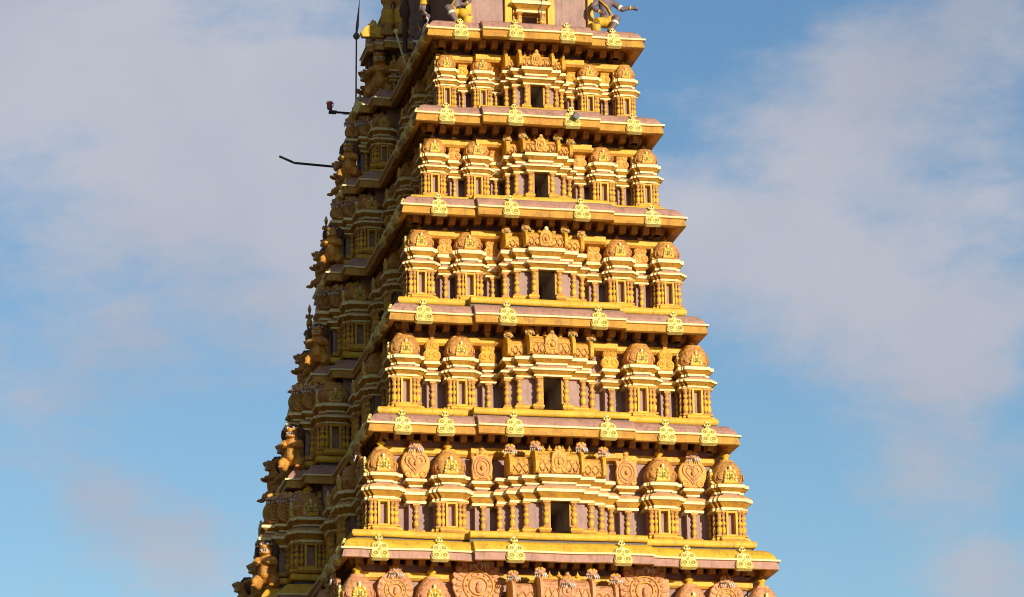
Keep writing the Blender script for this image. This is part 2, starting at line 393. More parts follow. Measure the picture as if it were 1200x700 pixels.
def pavilion_kit(k, corner):
    s = PAVS[k]; h, (zp, zc, zk, zu, zd, zf) = levels(k)
    w, p, d, E = .27 * s, .20 * s, .07 * s, .095 * s
    mb = MB()
    bw = w - .10 * s; pw = p - .07 * s; dd = d + .04
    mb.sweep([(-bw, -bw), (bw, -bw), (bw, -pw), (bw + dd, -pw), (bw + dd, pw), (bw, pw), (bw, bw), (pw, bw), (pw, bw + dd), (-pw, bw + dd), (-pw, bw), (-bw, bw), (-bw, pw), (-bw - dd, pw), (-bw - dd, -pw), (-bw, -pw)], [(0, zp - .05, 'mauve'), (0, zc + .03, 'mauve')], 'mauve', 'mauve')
    mb.sweep(plus(w + .01, p + .01, d), [(0, zp - .12, 'ochre'), (.02, zp - .10, 'ochre'), (.035, zp - .06, 'yellow'), (.03, zp - .03, 'yellow'), (.005, zp, 'yellow'), (-.05, zp + .004, 'yellow')], 'ochre', 'yellow')
    base = mb.mesh('pavilion_body')
    ch = []
    hc = zc - zp
    c1 = column_mesh(hc, .054 * s); c2 = column_mesh(hc, .036 * s)
    fy = -(w - .08 * s + d + .02)
    ox = w - .025 * s
    for sx in (-1, 1):
        ch.append(('column', c1, (sx * ox, -w + .01, zp), 0, 1)); ch.append(('column', c2, (sx * (p - .035 * s), fy - .015 * s, zp), 0, 1))
    if corner:
        for sy in (-1, 1):
            ch.append(('column', c2, (-(w + d - .03), sy * (p - .05 * s), zp), 0, 1))
        ch.append(('column', c1, (-w + .01, ox, zp), 0, 1))
    wf = MB(); x0 = p - .085 * s
    for sx in (-1, 1):
        wf.box(*sorted((sx * x0, sx * (x0 - .042 * s))), fy - .045 * s, -bw + .02, zp + .012, zc - .004, 'yellow', .005)
    wf.box(-x0 + .002, x0 - .002, fy - .04 * s, -bw + .02, zc - .05, zc - .008, 'yellow', .004); wf.box(-x0 + .002, x0 - .002, fy - .04 * s, -bw + .02, zp + .006, zp + .045, 'yellow', .004)
    ch.append(('window_frame', wf.mesh('window_frame'), (0, 0, 0), 0, 1))
    e = MB(); e.sweep(plus(w, p, d), eave_prof(zc, zk, E), 'ochre', 'pink'); ch.append(('eave', e.mesh('eave'), (0, 0, 0), 0, 1))
    u = MB(); u.sweep(plus(w - .03 * s, p, d), upper_prof(zk, zu, .085 * s), 'mauve', 'ochre'); ch.append(('upper_cornice', u.mesh('upper_cornice'), (0, 0, 0), 0, 1))
    cone = k in 'FG'
    dm = 'rose' if k == 'G' else 'terracotta'
    ch.append(('dome', dome_mesh(w * 1.02, zd - zu, dm, cone), (0, 0, zu - .004), 0, 1))
    md = medallion_mesh(s * (1.0 if not cone else 1.1))
    ch.append(('medallion', md, (0, -w * 1.08, zu - .002), 0, 1))
    if corner: ch.append(('medallion', md, (-w * 1.08, 0, zu - .002), -PI / 2, 1))
    ch.append(('finial', finial_mesh(s * (1.0 if cone else .72), 'yellow' if cone else 'gold'), (0, 0, zd + .005), 0, 1))
    return ('corner_pavilion' if corner else 'domed_pavilion', base, ch)

def polar(f, n=40):
    return [(f(t)[0], f(t)[1]) for t in [2 * PI * i / n - PI / 2 for i in range(n)]]
def arch_plate(k, big, rnd=False):
    """the carved arch that crowns a niche; its form changes from storey to storey"""
    s = PAVS[k]; mb = MB()
    h, (zp, zc, zk, zu, zd, zf) = levels(k); H = (zd - zu)
    if rnd:
        m = 'terracotta'; R = .175 * s; q1 = H * .95 / (2 * R)
        mb.plate([(x, z * q1) for x, z in circle(0, R, R, 28)], -.04, .09, m, .02)
        for q in (.84, .62, .38): mb.ring((0, -.045, R * q1), R * q, .02, m, 22, 6, sz=q1)
        mb.ball((0, -.06, R * q1), (.03, .04, .045), m, 8); top = H * .95
    elif k == 'G':
        R = .50 if big else .365; m = 'rose'
        def fl(t):
            up = max(0, math.sin(t) + .35)
            r = R * (1 + (.16 * abs(math.sin(t * 11)) * up if big else .05 * abs(math.sin(t * 9)) * up))
            return (r * math.cos(t), R * .98 + r * math.sin(t) * 1.02)
        mb.plate(polar(fl, 88), -.03, .07, m, .015)
        for i in range(22 if big else 16):
            t = 2 * PI * i / (22 if big else 16); Mr = Matrix.Rotation(-t, 3, 'Y')
            mb.ball((R * .80 * math.cos(t), -.03, R * .97 + R * .80 * math.sin(t)), (R * .17, R * .08, R * .085), m, 8, Mr)
        for q, y, th in ((.60, .045, .05), (.36, .05, .045)):
            mb.ring((0, -y, R * .95), R * q, R * th, 'apricot', 24, 6)
        for i in range(12):
            t = 2 * PI * i / 12; mb.ball((R * .48 * math.cos(t), -.04, R * .95 + R * .48 * math.sin(t)), R * .055, m, 6)
        mb.ball((0, -.05, R * .85), (R * .13, R * .14, R * .20), m, 8)
        mb.ball((0, -.07, R * 1.02), R * .09, m, 8)
        top = R * 1.9
    elif k == 'F':
        m = 'apricot'; R = .275 if not big else .235
        if not big:
            def fl(t): 
                r = R * (1.0 + .07 * math.cos(2 * t)); return (r * math.cos(t) * (1.0 if math.sin(t) > -.5 else 1.03), R * 1.1 + r * 1.22 * math.sin(t))
            mb.plate(polar(fl, 36), -.03, .07, m, .02)
            for q in (.82, .52):
                pts = []
                for i in range(25):
                    t = 2 * PI * i / 24; x = 16 * math.sin(t) ** 3 / 17; zz = (13 * math.cos(t) - 5 * math.cos(2 * t) - 2 * math.cos(3 * t) - math.cos(4 * t)) / 17
                    pts.append((x * R * q, -.04, R * 1.15 + zz * R * q * 1.1))
                mb.tube(pts, .018, 'rose', 6)
            for sx in (-1, 1): mb.ring((sx * R * .55, -.035, R * .28), R * .22, .02, m, 12, 5)
        else:
            def fl(t):
                u = math.degrees(t) % 360; spike = sum(h_ * math.exp(-((u - c_) / w_) ** 2) for c_, h_, w_ in ((42, .34, 9), (138, .34, 9), (66, .20, 8), (114, .20, 8), (90, .25, 8), (315, .22, 16), (225, .22, 16)))
                r = R * (.92 + spike); return (r * math.cos(t), R * 1.15 + r * 1.25 * math.sin(t))
            mb.plate(polar(fl, 90), -.03, .07, m, .012)
            for q in (.72, .48): mb.ring((0, -.04, R * 1.12), R * q, .018, 'rose', 20, 5, sx=1, sz=1.3)
            for sx in (-1, 1): mb.ring((sx * R * .6, -.035, R * .25), R * .2, .02, m, 12, 5)
        mb.ball((0, -.06, R * 1.1), (.035, .04, .05), 'rose', 8); top = R * 2.3
        if big: 
            mb.box(-.035, .035, -.02, .05, top - .02, top + .10, m, .01); mb.ball((0, 0, top + .13), (.06, .04, .07), m, 8); top += .1
    else:
        m = 'apricot' if k in 'DC' else 'gold'; W = .165 * s / .93; hh = H * .97
        mb.plate([(x * W * 6.2, z * hh * 2.85) for x, z in ((-.13, .0), (.13, .0), (.17, .06), (.165, .12), (.118, .165), (.138, .22), (.118, .28), (.07, .32), (.025, .36), (-.025, .36), (-.07, .32), (-.118, .28), (-.138, .22), (-.118, .165), (-.165, .12), (-.17, .06))], -.026, .065, m, .015)
        for cx, cz, r in ((-.55, .24, .47), (.55, .24, .47), (-.38, .66, .44), (.38, .66, .44)):
            mb.plate(circle(cx * W, cz * hh, r * W * 1.05, 16), -.03 - .003 * (cx > 0) - .0015 * (cz > .5), .07, m, .012)
        for cx, cz, r in ((-.53, .25, .30), (.53, .25, .30), (-.38, .66, .27), (.38, .66, .27)):
            mb.ring((cx * W, -.034, cz * hh), r * W, .10 * W, m, 14, 5)
            mb.ball((cx * W, -.03, cz * hh), .12 * W, m, 6)
        top = hh * 1.0
        mb.box(-.04 * s, .04 * s, -.02, .06, top, top + .10 * s, m, .008); mb.box(-.058 * s, .058 * s, -.03, .06, top + .10 * s, top + .18 * s, 'gold', .012)
        for sx in (-1, 1): mb.ball((sx * .028 * s, -.035, top + .145 * s), .016, 'cream', 6)
        top += .18 * s
    return mb.mesh('carved_arch'), top

def niche_kit(k, big, rnd=False):
    s = PAVS[k]; h, (zp, zc, zk, zu, zd, zf) = levels(k); dz = -.013
    w = (.155 if k not in 'FG' else .18 if not big else .2) * s; dp = .17
    P = [(-w, -.02), (w, -.02), (w, .34), (-w, .34)]
    mb = MB()
    mb.box(-w * .72, w * .72, .07, .34, zp - .12, zc + .02 + dz, 'mauve'); mb.box(-w * .9, w * .9, -.05, .33, zp - .10, zp - .004, 'ochre', .012)
    base = mb.mesh('niche_body'); ch = []
    ch.append(('column', column_mesh(zc - zp, .048 * s), (0, .01, zp + dz), 0, 1))
    e = MB(); e.sweep(P, eave_prof(zc + dz, zk + dz, .08 * s), 'ochre', 'pink'); ch.append(('eave', e.mesh('eave'), (0, 0, 0), 0, 1))
    u = MB(); u.sweep([(-w * .82, 0), (w * .82, 0), (w * .82, .32), (-w * .82, .32)], upper_prof(zk + dz, zu + dz - .03, .07 * s), 'mauve', 'ochre'); ch.append(('upper_cornice', u.mesh('upper_cornice'), (0, 0, 0), 0, 1))
    pl, top = arch_plate(k, big, rnd)
    ch.append(('carved_arch', pl, (0, .03, zu + dz - .035), 0, 1))
    if rnd or k == 'G' or (k == 'F' and not big):
        ch.append(('lion_face', FACE, (0, .0, zu - .05 + top - .05), 0, 1.35 if big else 1.1))
    return ('arched_niche', base, ch)

XR = {'G': 1.04, 'F': 1.0, 'E': .86, 'D': .81, 'C': .71, 'B': .64}
STEPS = {'G': (.46, .82, 1.08, 1.30), 'F': (.43, .76, 1.02, 1.26), 'E': (.39, .73, .95), 'D': (.37, .68, .90), 'C': (.34, .60, .76), 'B': (.32, .54, .69)}
DOOR = {'G': .21, 'F': .205, 'E': .19, 'D': .18, 'C': .155, 'B': .145}
SALA = {'G': 1.16, 'F': 1.16, 'E': 1.0, 'D': .95, 'C': .86, 'B': .76}
def sala_kit(k):
    s = SALA[k]; h, (zp, zc, zk, zu, zd, zf) = levels(k); zp += .006; zc += .006; zk += .006; zu += .006
    cs = STEPS[k]; c1, c2, c3 = cs[0], cs[1], cs[-1]; bk = .32; E = .10
    ds = [(.66, .52, .36, .20)[i] for i in range(len(cs))]; d1, d2 = ds[0], ds[1]
    door = DOOR[k]
    def poly(i, dd=0):
        L_ = [(-cs[-1] + i, bk)]
        for c, d in reversed(list(zip(cs, ds))):
            if L_[-1][0] != -c + i: L_.append((-c + i, L_[-1][1]))
            L_.append((-c + i, -d + dd))
        return L_ + [(-x, y) for x, y in reversed(L_)]
    mb = MB()
    Q = poly(.07, .09)
    hn = len(Q) // 2
    left = Q[:hn] + [(-door, -d1 + .09), (-door, bk)]
    right = [(door, bk), (door, -d1 + .09)] + Q[hn:]
    mb.sweep(left, [(0, zp - .05, 'mauve'), (0, zc + .04, 'mauve')], 'mauve', 'mauve'); mb.sweep(right, [(0, zp - .05, 'mauve'), (0, zc + .04, 'mauve')], 'mauve', 'mauve')
    for sx in (-1, 1):
        x0, x1 = sorted((sx * (door - .005), sx * (door + .05)))
        mb.box(x0, x1, -d1 + .06, bk - .02, zp - .04, zc + .02, 'ochre', .006)
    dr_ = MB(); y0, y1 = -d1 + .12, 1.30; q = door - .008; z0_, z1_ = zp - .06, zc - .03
    dr_.loft([[(-q, y0, z0_), (q, y0, z0_), (q, y0, z1_), (-q, y0, z1_)], [(-q, y1, z0_), (q, y1, z0_), (q, y1, z1_), (-q, y1, z1_)]], 'base_stone', False, None, 'grime_shade')  # far end coloured dark, painting in the shade of the recess
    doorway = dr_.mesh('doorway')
    base = poly(0)
    lb = base[:hn] + [(-door - .03, -d1), (-door - .03, bk - .01)]; rb = [(door + .03, bk - .01), (door + .03, -d1)] + base[hn:]
    for q in (lb, rb):
        mb.sweep(q, [(0, zp - .12, 'ochre'), (.02, zp - .10, 'ochre'), (.035, zp - .06, 'yellow'), (.03, zp - .03, 'yellow'), (.005, zp, 'yellow'), (-.02, zp + .004, 'yellow')], 'ochre', 'yellow')
    body = mb.mesh('sala_body'); ch = [('doorway', doorway, (0, 0, 0), 0, 1)]
    cm = column_mesh(zc - zp, .055 * (s * .5 + .5))
    for sx in (-1, 1):
        for x, y in [(door + .09, -d1 + .05)] + [(c - .07, -d + .05) for c, d in zip(cs[1:], ds[1:])]:
            ch.append(('column', cm, (sx * x, y, zp), 0, 1))
    e = MB(); e.sweep(poly(.02), eave_prof(zc, zk, E), 'ochre', 'pink'); ch.append(('eave', e.mesh('eave'), (0, 0, 0), 0, 1))
    u = MB(); u.sweep(poly(.05, .03), upper_prof(zk, zu, .09), 'mauve', 'ochre'); ch.append(('upper_cornice', u.mesh('upper_cornice'), (0, 0, 0), 0, 1))
    # barrel vault: centre length and a lower, deeper length on each side
    m = 'rose' if k == 'G' else 'apricot'; H = (zd - zu) * .86
    def prof(sc, hh, y0):
        return [(y0 + sc * a, zu + hh * b) for a, b in ((-.86, 0), (-.98, .05), (-1.06, .22), (-1.04, .42), (-.97, .58), (-.99, .60), (-.97, .66), (-.80, .82), (-.50, .94), (-.15, 1.0), (.15, 1.0), (.5, .94), (.8, .82), (1.0, .6), (1.05, .3), (.86, 0))]
    def vault(x0, x1, sc, hh, y0, name_m=m):
        v = MB(); v.loft([[(x, y, z) for y, z in prof(sc, hh, y0)] for x in (x0, x1)], name_m, False, name_m, name_m)
        return v
    vy = -d1 + .30; vz = -d2 + .30; xr = XR[k]; xv = c1 * 1.14
    va = vault(-xv, xv, .26, H, vy)
    # raised lattice on the curved front
    for i in range(7):
        for sx in (-1, 1):
            xa = -xv * .86 + i * xv * .287
            pts = []
            for j in range(6):
                f = j / 5; zz = .08 + .46 * f; yy = -(.86 + .2 * math.sin(PI * min(1, zz / .55)))
                x = (xa + (sx * .5 * (f - .5)) * c1 * .52)
                if abs(x) < xv * .94: pts.append((x, vy + .26 * yy - .022, zu + H * zz))
            if len(pts) > 2: va.tube(pts, .017, 'terracotta' if m != 'terracotta' else 'rose', 5)
    va.box(-xv * .97, xv * .97, vy - .275, vy - .22, zu + H * .575, zu + H * .63, m, .006)
    va.box(-xv * .92, xv * .92, vy - .05, vy + .07, zu + H * .99, zu + H * 1.06, 'gold', .01)
    ch.append(('barrel_roof', va.mesh('barrel_roof'), (0, 0, 0), 0, 1))
    for sx in (-1, 1):
        x0, x1 = sorted((sx * xv * 1.01, sx * xr * .98)); v = vault(x0, x1, .22, H * .88, vz)
        for i in range(3):
            for q in (-1, 1):
                xm = x0 + (x1 - x0) * (i + .5) / 3; v.tube([(xm + q * (f_ - .5) * (x1 - x0) * .30, vz - .22 * (.90 + .2 * math.sin(PI * min(1, zz_ / .55))) - .016, zu + H * .88 * zz_) for f_, zz_ in ((0, .08), (.35, .24), (.7, .40), (1, .54))], .016, 'terracotta' if m != 'terracotta' else 'rose', 5)
        ch.append(('side_roof', v.mesh('side_roof'), (0, 0, 0), 0, 1))
        for xx, sc, hh, y0 in ((xv, .345, H * 1.14, vy - .01), (xr, .30, H * 1.04, vz)):
            g = MB(); g.loft([[(sx * xx + t * (.045 if abs(t) < 1.5 else .03), y, z) for y, z in prof(sc * q, hh * q2, y0)] for t, q, q2 in ((-1, .9, .97), (-.7, 1, 1), (.7, 1, 1), (1, .9, .97))], 'rose' if k == 'G' else 'gold', False, 'gold', 'gold')
            ch.append(('roof_gable', g.mesh('roof_gable'), (0, 0, 0), 0, 1))
            if k in 'GFEDC':
                ch.append(('lion_face', FACE if k in 'GF' else FACE2, (sx * xx, y0 - .20, zu + hh * .93), 0, .95 if k in 'GF' else .72))
            else:
                hb = MB(); hb.tube([(0, .0, -.05), (0, -.09, .02), (sx * .02, -.10, .10), (sx * .05, -.05, .16)], [.05, .05, .035, .008], 'gold', 6); ch.append(('roof_horn', hb.mesh('roof_horn'), (sx * xx, y0 - .12, zu + hh * .92), 0, 1))
    fm = finial_mesh(.62 * (s * .5 + .5), 'gold')
    for i in range(4 if k != 'F' else 5):
        n = 4 if k != 'F' else 5
        ch.append(('finial', fm, ((i - (n - 1) / 2) * xv * 1.45 / n, vy + .01, zu + H * 1.05), 0, 1))
    am = MB(); aw = .15 * s; ah = H * 1.08
    am.plate([(aw * x, ah * z) for x, z in ((-1, .0), (1, .0), (1.08, .2), (.95, .4), (1.0, .55), (.85, .78), (.5, .92), (.22, 1.0), (-.22, 1.0), (-.5, .92), (-.85, .78), (-1.0, .55), (-.95, .4), (-1.08, .2))], -.04, .10, m, .015)
    am.ring((0, -.045, ah * .45), aw * .55, .02, m, 16, 6, sz=1.2); am.ball((0, -.06, ah * .42), (.04, .04, .05), m, 8)
    am.ball((0, -.03, ah * 1.02), (.05, .045, .05), 'cream' if k in 'D' else m, 8)
    for sx in (-1, 1): am.ring((sx * aw * .6, -.045, ah * .14), aw * .3, .016, m, 12, 5)
    ch.append(('carved_arch', am.mesh('carved_arch'), (0, vy - .27, zu + .002), 0, 1))
    if k == 'G': ch.append(('lion_face', FACE, (0, vy - .30, zu + .34), 0, 1.0))
    return ('vaulted_pavilion', body, ch)

LAY = {  # corner pavilion x, inner pavilion x, outer niche x, inner niche x
    'G': (4.20, 2.68, 3.44, 1.72), 'F': (3.64, 2.23, 2.92, 1.52), 'E': (3.10, 1.92, 2.50, 1.31), 'D': (2.67, 1.63, 2.13, 1.11), 'C': (2.32, 1.37, 1.84, .94), 'B': (1.98, 1.18, 1.57, .85)}
DX = {'G': .11, 'F': .105, 'E': .145, 'D': .14, 'C': .135, 'B': .14}
E0 = {'G': .82, 'F': .82, 'E': .86, 'D': .86, 'C': .90, 'B': .92}

def storey(k):
    nxt = ORDER[ORDER.index(k) + 1]
    z0, a, f, _ = T[k]; zn, an, fn, _ = T[nxt]; h, (zp, zc, zk, zu, zd, zf) = levels(k)
    B = YC - f; Z = z0 + ZF; e0 = E0[k]; s = PAVS[k]
    # wall: a shaft with a door recess notched into its front
    mb = MB(); wx = a - (an - .42); dr = DOOR[k] + .006
    P = plan(k, wx, e0 + .52, .55, pr=-1.3, cx=dr)
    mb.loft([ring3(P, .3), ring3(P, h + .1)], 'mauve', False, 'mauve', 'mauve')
    link('storey_wall', mb.mesh('storey_wall'), tower, (0, 0, Z))
    # plinth roll
    pb = MB()
    pr = [(.38, .64, .38, .36, 'grime_shade'), (.38, .64, .38, zp - .29, 'grime_shade')]  # dark riser: ledge grime and a painted shadow line under the roll
    for i in range(9):                                   # a half-round roll
        t = PI * (i / 8 - .5); o = .055 * math.cos(t)
        pr.append((.345 - o, .605 - o, .345 - o, zp - .205 + .075 * math.sin(t), 'yellow'))
    pr += [(.42, .68, .38, zp - .135, 'ochre'), (wx + .02, e0 + .5, .6, zp - .12, 'ochre')]
    ref = plan(k, .34, .6, .34, pr=.24)
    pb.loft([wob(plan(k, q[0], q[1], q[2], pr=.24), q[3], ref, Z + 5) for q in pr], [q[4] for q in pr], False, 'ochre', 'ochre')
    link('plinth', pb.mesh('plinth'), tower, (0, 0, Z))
    cp = pavilion_kit(k, True); ip = pavilion_kit(k, False); n1 = niche_kit(k, False); n2 = niche_kit(k, True); nr = niche_kit(k, False, True); sk = sala_kit(k)
    xc, xi, xn1, xn2 = LAY[k]; dx = DX[k]
    py = -B + e0 + .27 * s
    for sx in (-1, 1):
        r = kit_place(cp, tower, (sx * xc + dx, py, Z), 0 if sx < 0 else 0, 1)
        kit_place(ip, tower, (sx * xi + dx, py + .03, Z))
        kit_place(n1, tower, (sx * xn1 + dx, -B + e0 + .24, Z)); kit_place(n2, tower, (sx * xn2 + dx * .9, -B + e0 + .24, Z))
    kit_place(sk, tower, (.06, -B + e0 + .26, Z))
    # left side, seen at a grazing angle: corner to bay
    sxp = -(a - .43)
    kit_place(n1, tower, (sxp + .22, -B + e0 + 1.05, Z), -PI / 2)
    kit_place(ip, tower, (sxp + .26, -B + e0 + 1.85, Z), -PI / 2)
    kit_place(n1, tower, (sxp + .22, -B + e0 + 2.58, Z), -PI / 2)
    kit_place(ip, tower, (sxp + .26, -B + e0 + 3.25, Z), -PI / 2)
    # the stepped bay in the middle of the left side, and its front returns
    o1, o2 = OFF1[k], OFF2[k]
    kit_place(cp, tower, (-(a + o1 - .43) + .27 * s + .02, -B + 4.45 + .42 + .27 * s, Z), 0, (1.12, 1.12, 1))
    yb = -B + 4.93
    xs = -(a + o1 - .40)
    for i, (q, yy) in enumerate(((.20, .22), (-.09, .42), (-.36, .62))):
        kit_place(nr, tower, (xs + q, yb + yy, Z + .004 * i), 0, (1.28, 1.15, 1.0))
    x2 = -(a + o2 - .43)
    kit_place(nr, tower, (x2 + .1, yb + 1.05, Z), -PI / 2)
    if k in 'GFED':
        kit_place(ip, tower, (x2 + .18, 0, Z), -PI / 2)
        kit_place(nr, tower, (x2 + .1, -yb - 1.05, Z), -PI / 2)
    # far rear corner of the left side
    kit_place(cp, tower, (-xc, B - e0 - .27 * s, Z), -PI / 2)

for k in 'GFEDCBAT': cornice(k)
for k in 'GFEDCB': storey(k)

# ------------------------------------------------------------------ top storey with plain panels
def top_storey():
    k = 'A'; z0, a, f, _ = T[k]; Z = z0 + ZF; B = YC - f; e = .72; zp = .52; h = 4.05
    mb = MB(); P = plan(k, a - 1.46, e, .45, pr=-1.2, cx=.19)
    mb.loft([ring3(P, .3), ring3(P, h)], 'mauve', False, 'mauve', 'mauve')
    w = link('storey_wall', mb.mesh('storey_wall'), tower, (0, 0, Z)); w['label'] = 'plain mauve panels framed in yellow strips'
    fr_ = MB(); y = -B + e
    for sx in (-1, 1):
        for x0, x1, d in ((.40, .55, .10), (1.30, 1.42, .10)):
            p, q = sorted((sx * x0, sx * x1)); fr_.box(p, q, y - d, y + .02, zp - .06, h, 'yellow', .012)
    link('panel_frame', fr_.mesh('panel_frame'), w)
    pb = MB(); pb.loft([ring3(plan(k, .62, .50, .34, pr=.1, cx=.68), zz) if q == 0 else ring3(plan(k, .62 - q, .50 - q, .34 - q, pr=.1, cx=.68), zz) for q, zz in ((0, .34), (0, .385), (.03, .41), (.03, .46), (0, .49))] + [ring3(plan(k, .95, .8, .5, pr=.1, cx=.68), .495)], 'yellow', False, 'yellow', 'yellow')
    link('plinth', pb.mesh('plinth'), tower, (0, 0, Z))
    # window with two balusters and a little canopy
    wb = MB(); wb.box(-.37, -.17, y - .06, y + .05, zp - .03, 1.2, 'ochre', .01); wb.box(.17, .37, y - .06, y + .05, zp - .03, 1.2, 'ochre', .01)
    ww = link('window', wb.mesh('window'), tower, (0, 0, Z)); cm = column_mesh(.40, .06)
    for sx in (-1, 1): link('column', cm, ww, (sx * .255, y - .13, zp - .03))
    eb = MB(); eb.sweep([(-.30, y - .17), (.30, y - .17), (.30, y + .1), (-.30, y + .1)], eave_prof(zp + .37, zp + .66, .13, 'cream'), 'ochre', 'pink')
    link('eave', eb.mesh('eave'), ww)
    # crown above the frame: barrel roof along the tower's length with five pots
    rb = MB(); z1 = T['T'][0] + ZF + .4
    prof = [(1.15 * math.cos(t) * (1 if math.sin(t) > .1 else .93), 1.35 * math.sin(t)) for t in [PI * i / 16 for i in range(17)]]
    rb.loft([[(-x, yy, z1 + zz) for x, zz in prof] for yy in (-3.6, 3.6)], 'terracotta', False, 'terracotta', 'terracotta')
    rf = link('crowning_roof', rb.mesh('crowning_roof'), tower)
    for i in range(5): link('finial', finial_mesh(3.4, 'gold'), rf, (0, -2.8 + 1.4 * i, z1 + 1.36))
    # side bay of this storey: its niches
    zb = Z + 1.50; s1, s2 = B - 4.62, max(.3, B - 4.95)
    bp = [(-1.6, -s1), (-1.6, s1), (-(a + .10), s1), (-(a + .10), s2 + .16), (-(a + .31), s2 + .16), (-(a + .31), s2), (-(a + .45), s2), (-(a + .45), -s2), (-(a + .31), -s2), (-(a + .31), -s2 - .16), (-(a + .10), -s2 - .16), (-(a + .10), -s1)]
    be = MB(); be.sweep(bp, [(-.35, .14, 'ochre'), (-.05, .02, 'ochre'), (0, 0, 'ochre'), (-.01, .13, 'cream'), (.02, .14, 'cream'), (.02, .165, 'pink'), (-.06, .28, 'pink'), (-.16, .34, 'pink'), (-.5, .36, 'pink')], 'ochre', 'pink')
    link('bay_eave', be.mesh('bay_eave'), tower, (0, 0, zb))
    bw = MB(); bw.sweep(bp, [(-.38, -1.1, 'mauve'), (-.38, .15, 'mauve')], 'mauve', 'mauve'); link('bay_wall', bw.mesh('bay_wall'), tower, (0, 0, zb))
    gb = MB(); gb.plate([(-.34, 0), (.34, 0), (.40, .14), (.30, .30), (.16, .38), (.10, .55), (-.02, .60), (-.12, .42), (-.30, .30), (-.40, .14)], -.08, .12, 'yellow', .03); gb.ring((0, -.085, .22), .12, .03, 'yellow', 16, 6)
    link('bay_gable', gb.mesh('bay_gable'), tower, (-(a + .34), -s2 - .10, zb + .30), 0, .72)
    cl = column_mesh(1.9, .15)
    for dx, dy in ((-.02, .30), (-.30, .20)): link('column', cl, tower, (-(a + dx), -s1 + dy, zb + .36))
    rv = MB(); rv.loft([[(-1.7 - (a + .35 - 1.7) * q, .40 * math.cos(t), .30 + .55 * math.sin(t)) for t in [PI * i / 12 for i in range(13)]] for q in (0, 1)], 'terracotta', False, 'terracotta', 'terracotta')
    link('bay_roof', rv.mesh('bay_roof'), tower, (0, 0, zb))
    n1 = niche_kit('B', False)
    for dx, dy in ((-.18, 4.95), (.12, 5.15)):
        kit_place(n1, tower, (-(a + dx), -B + dy, Z), 0, (.9, .9, .72))
top_storey()

# lower body of the tower down to the ground, below the frame
def base():
    mb = MB(); k = 'G'; zt = T['G'][0] + ZF + .2
    R = [(-1.2, -1.2, 0, 'base_stone'), (-1.2, -1.2, .9, 'base_stone'), (-.9, -.9, 1.1, 'base_stone'), (-.7, -.7, 5.6, 'base_stone'), (-1.0, -1.0, 5.8, 'base_stone'), (-1.0, -1.0, 6.1, 'base_stone'), (-.2, -.2, 6.4, 'pink'), (.4, .6, 6.5, 'pink'), (.5, .8, zt - .2, 'pink')]
    mb.loft([ring3(plan(k, q[0], q[1], 0), q[2]) for q in R], [q[3] for q in R], False, 'base_stone', 'pink')
    link('base_wall', mb.mesh('base_wall'), tower)
    db = MB(); y = -(YC - T['G'][2]) - 1.12
    db.box(-1.3, -1.1, y - .15, y + .5, .9, 5.0, 'ochre', .03); db.box(1.1, 1.3, y - .15, y + .5, .9, 5.0, 'ochre', .03); db.box(-1.5, 1.5, y - .2, y + .5, 5.0, 5.4, 'ochre', .03); db.box(-1.1, 1.1, y + .25, y + .4, .9, 5.0, 'mane')
    link('gate_door', db.mesh('gate_door'), tower)
base()

# ------------------------------------------------------------------ statues
def fuse(parts, voxel, mat, name, smooth=3):
    """one continuous body from overlapping balls and limbs"""
    mb = MB()
    for p in parts:
        if p[0] == 'b': mb.ball(p[1], p[2], mat, 14, p[3] if len(p) > 3 else None)
        else: mb.tube(p[1], p[2], mat, 12)
    o = bpy.data.objects.new(name, mb.mesh(name)); COL.objects.link(o)
    r = o.modifiers.new('r', 'REMESH'); r.mode = 'VOXEL'; r.voxel_size = voxel
    sm = o.modifiers.new('s', 'SMOOTH'); sm.factor = .5; sm.iterations = smooth
    dg = bpy.context.evaluated_depsgraph_get()
    me = bpy.data.meshes.new_from_object(o.evaluated_get(dg)); me.name = name
    bpy.data.objects.remove(o)
    me.materials.clear(); me.materials.append(MATS[mat])
    for p in me.polygons: p.use_smooth = True; p.material_index = 0
    return me

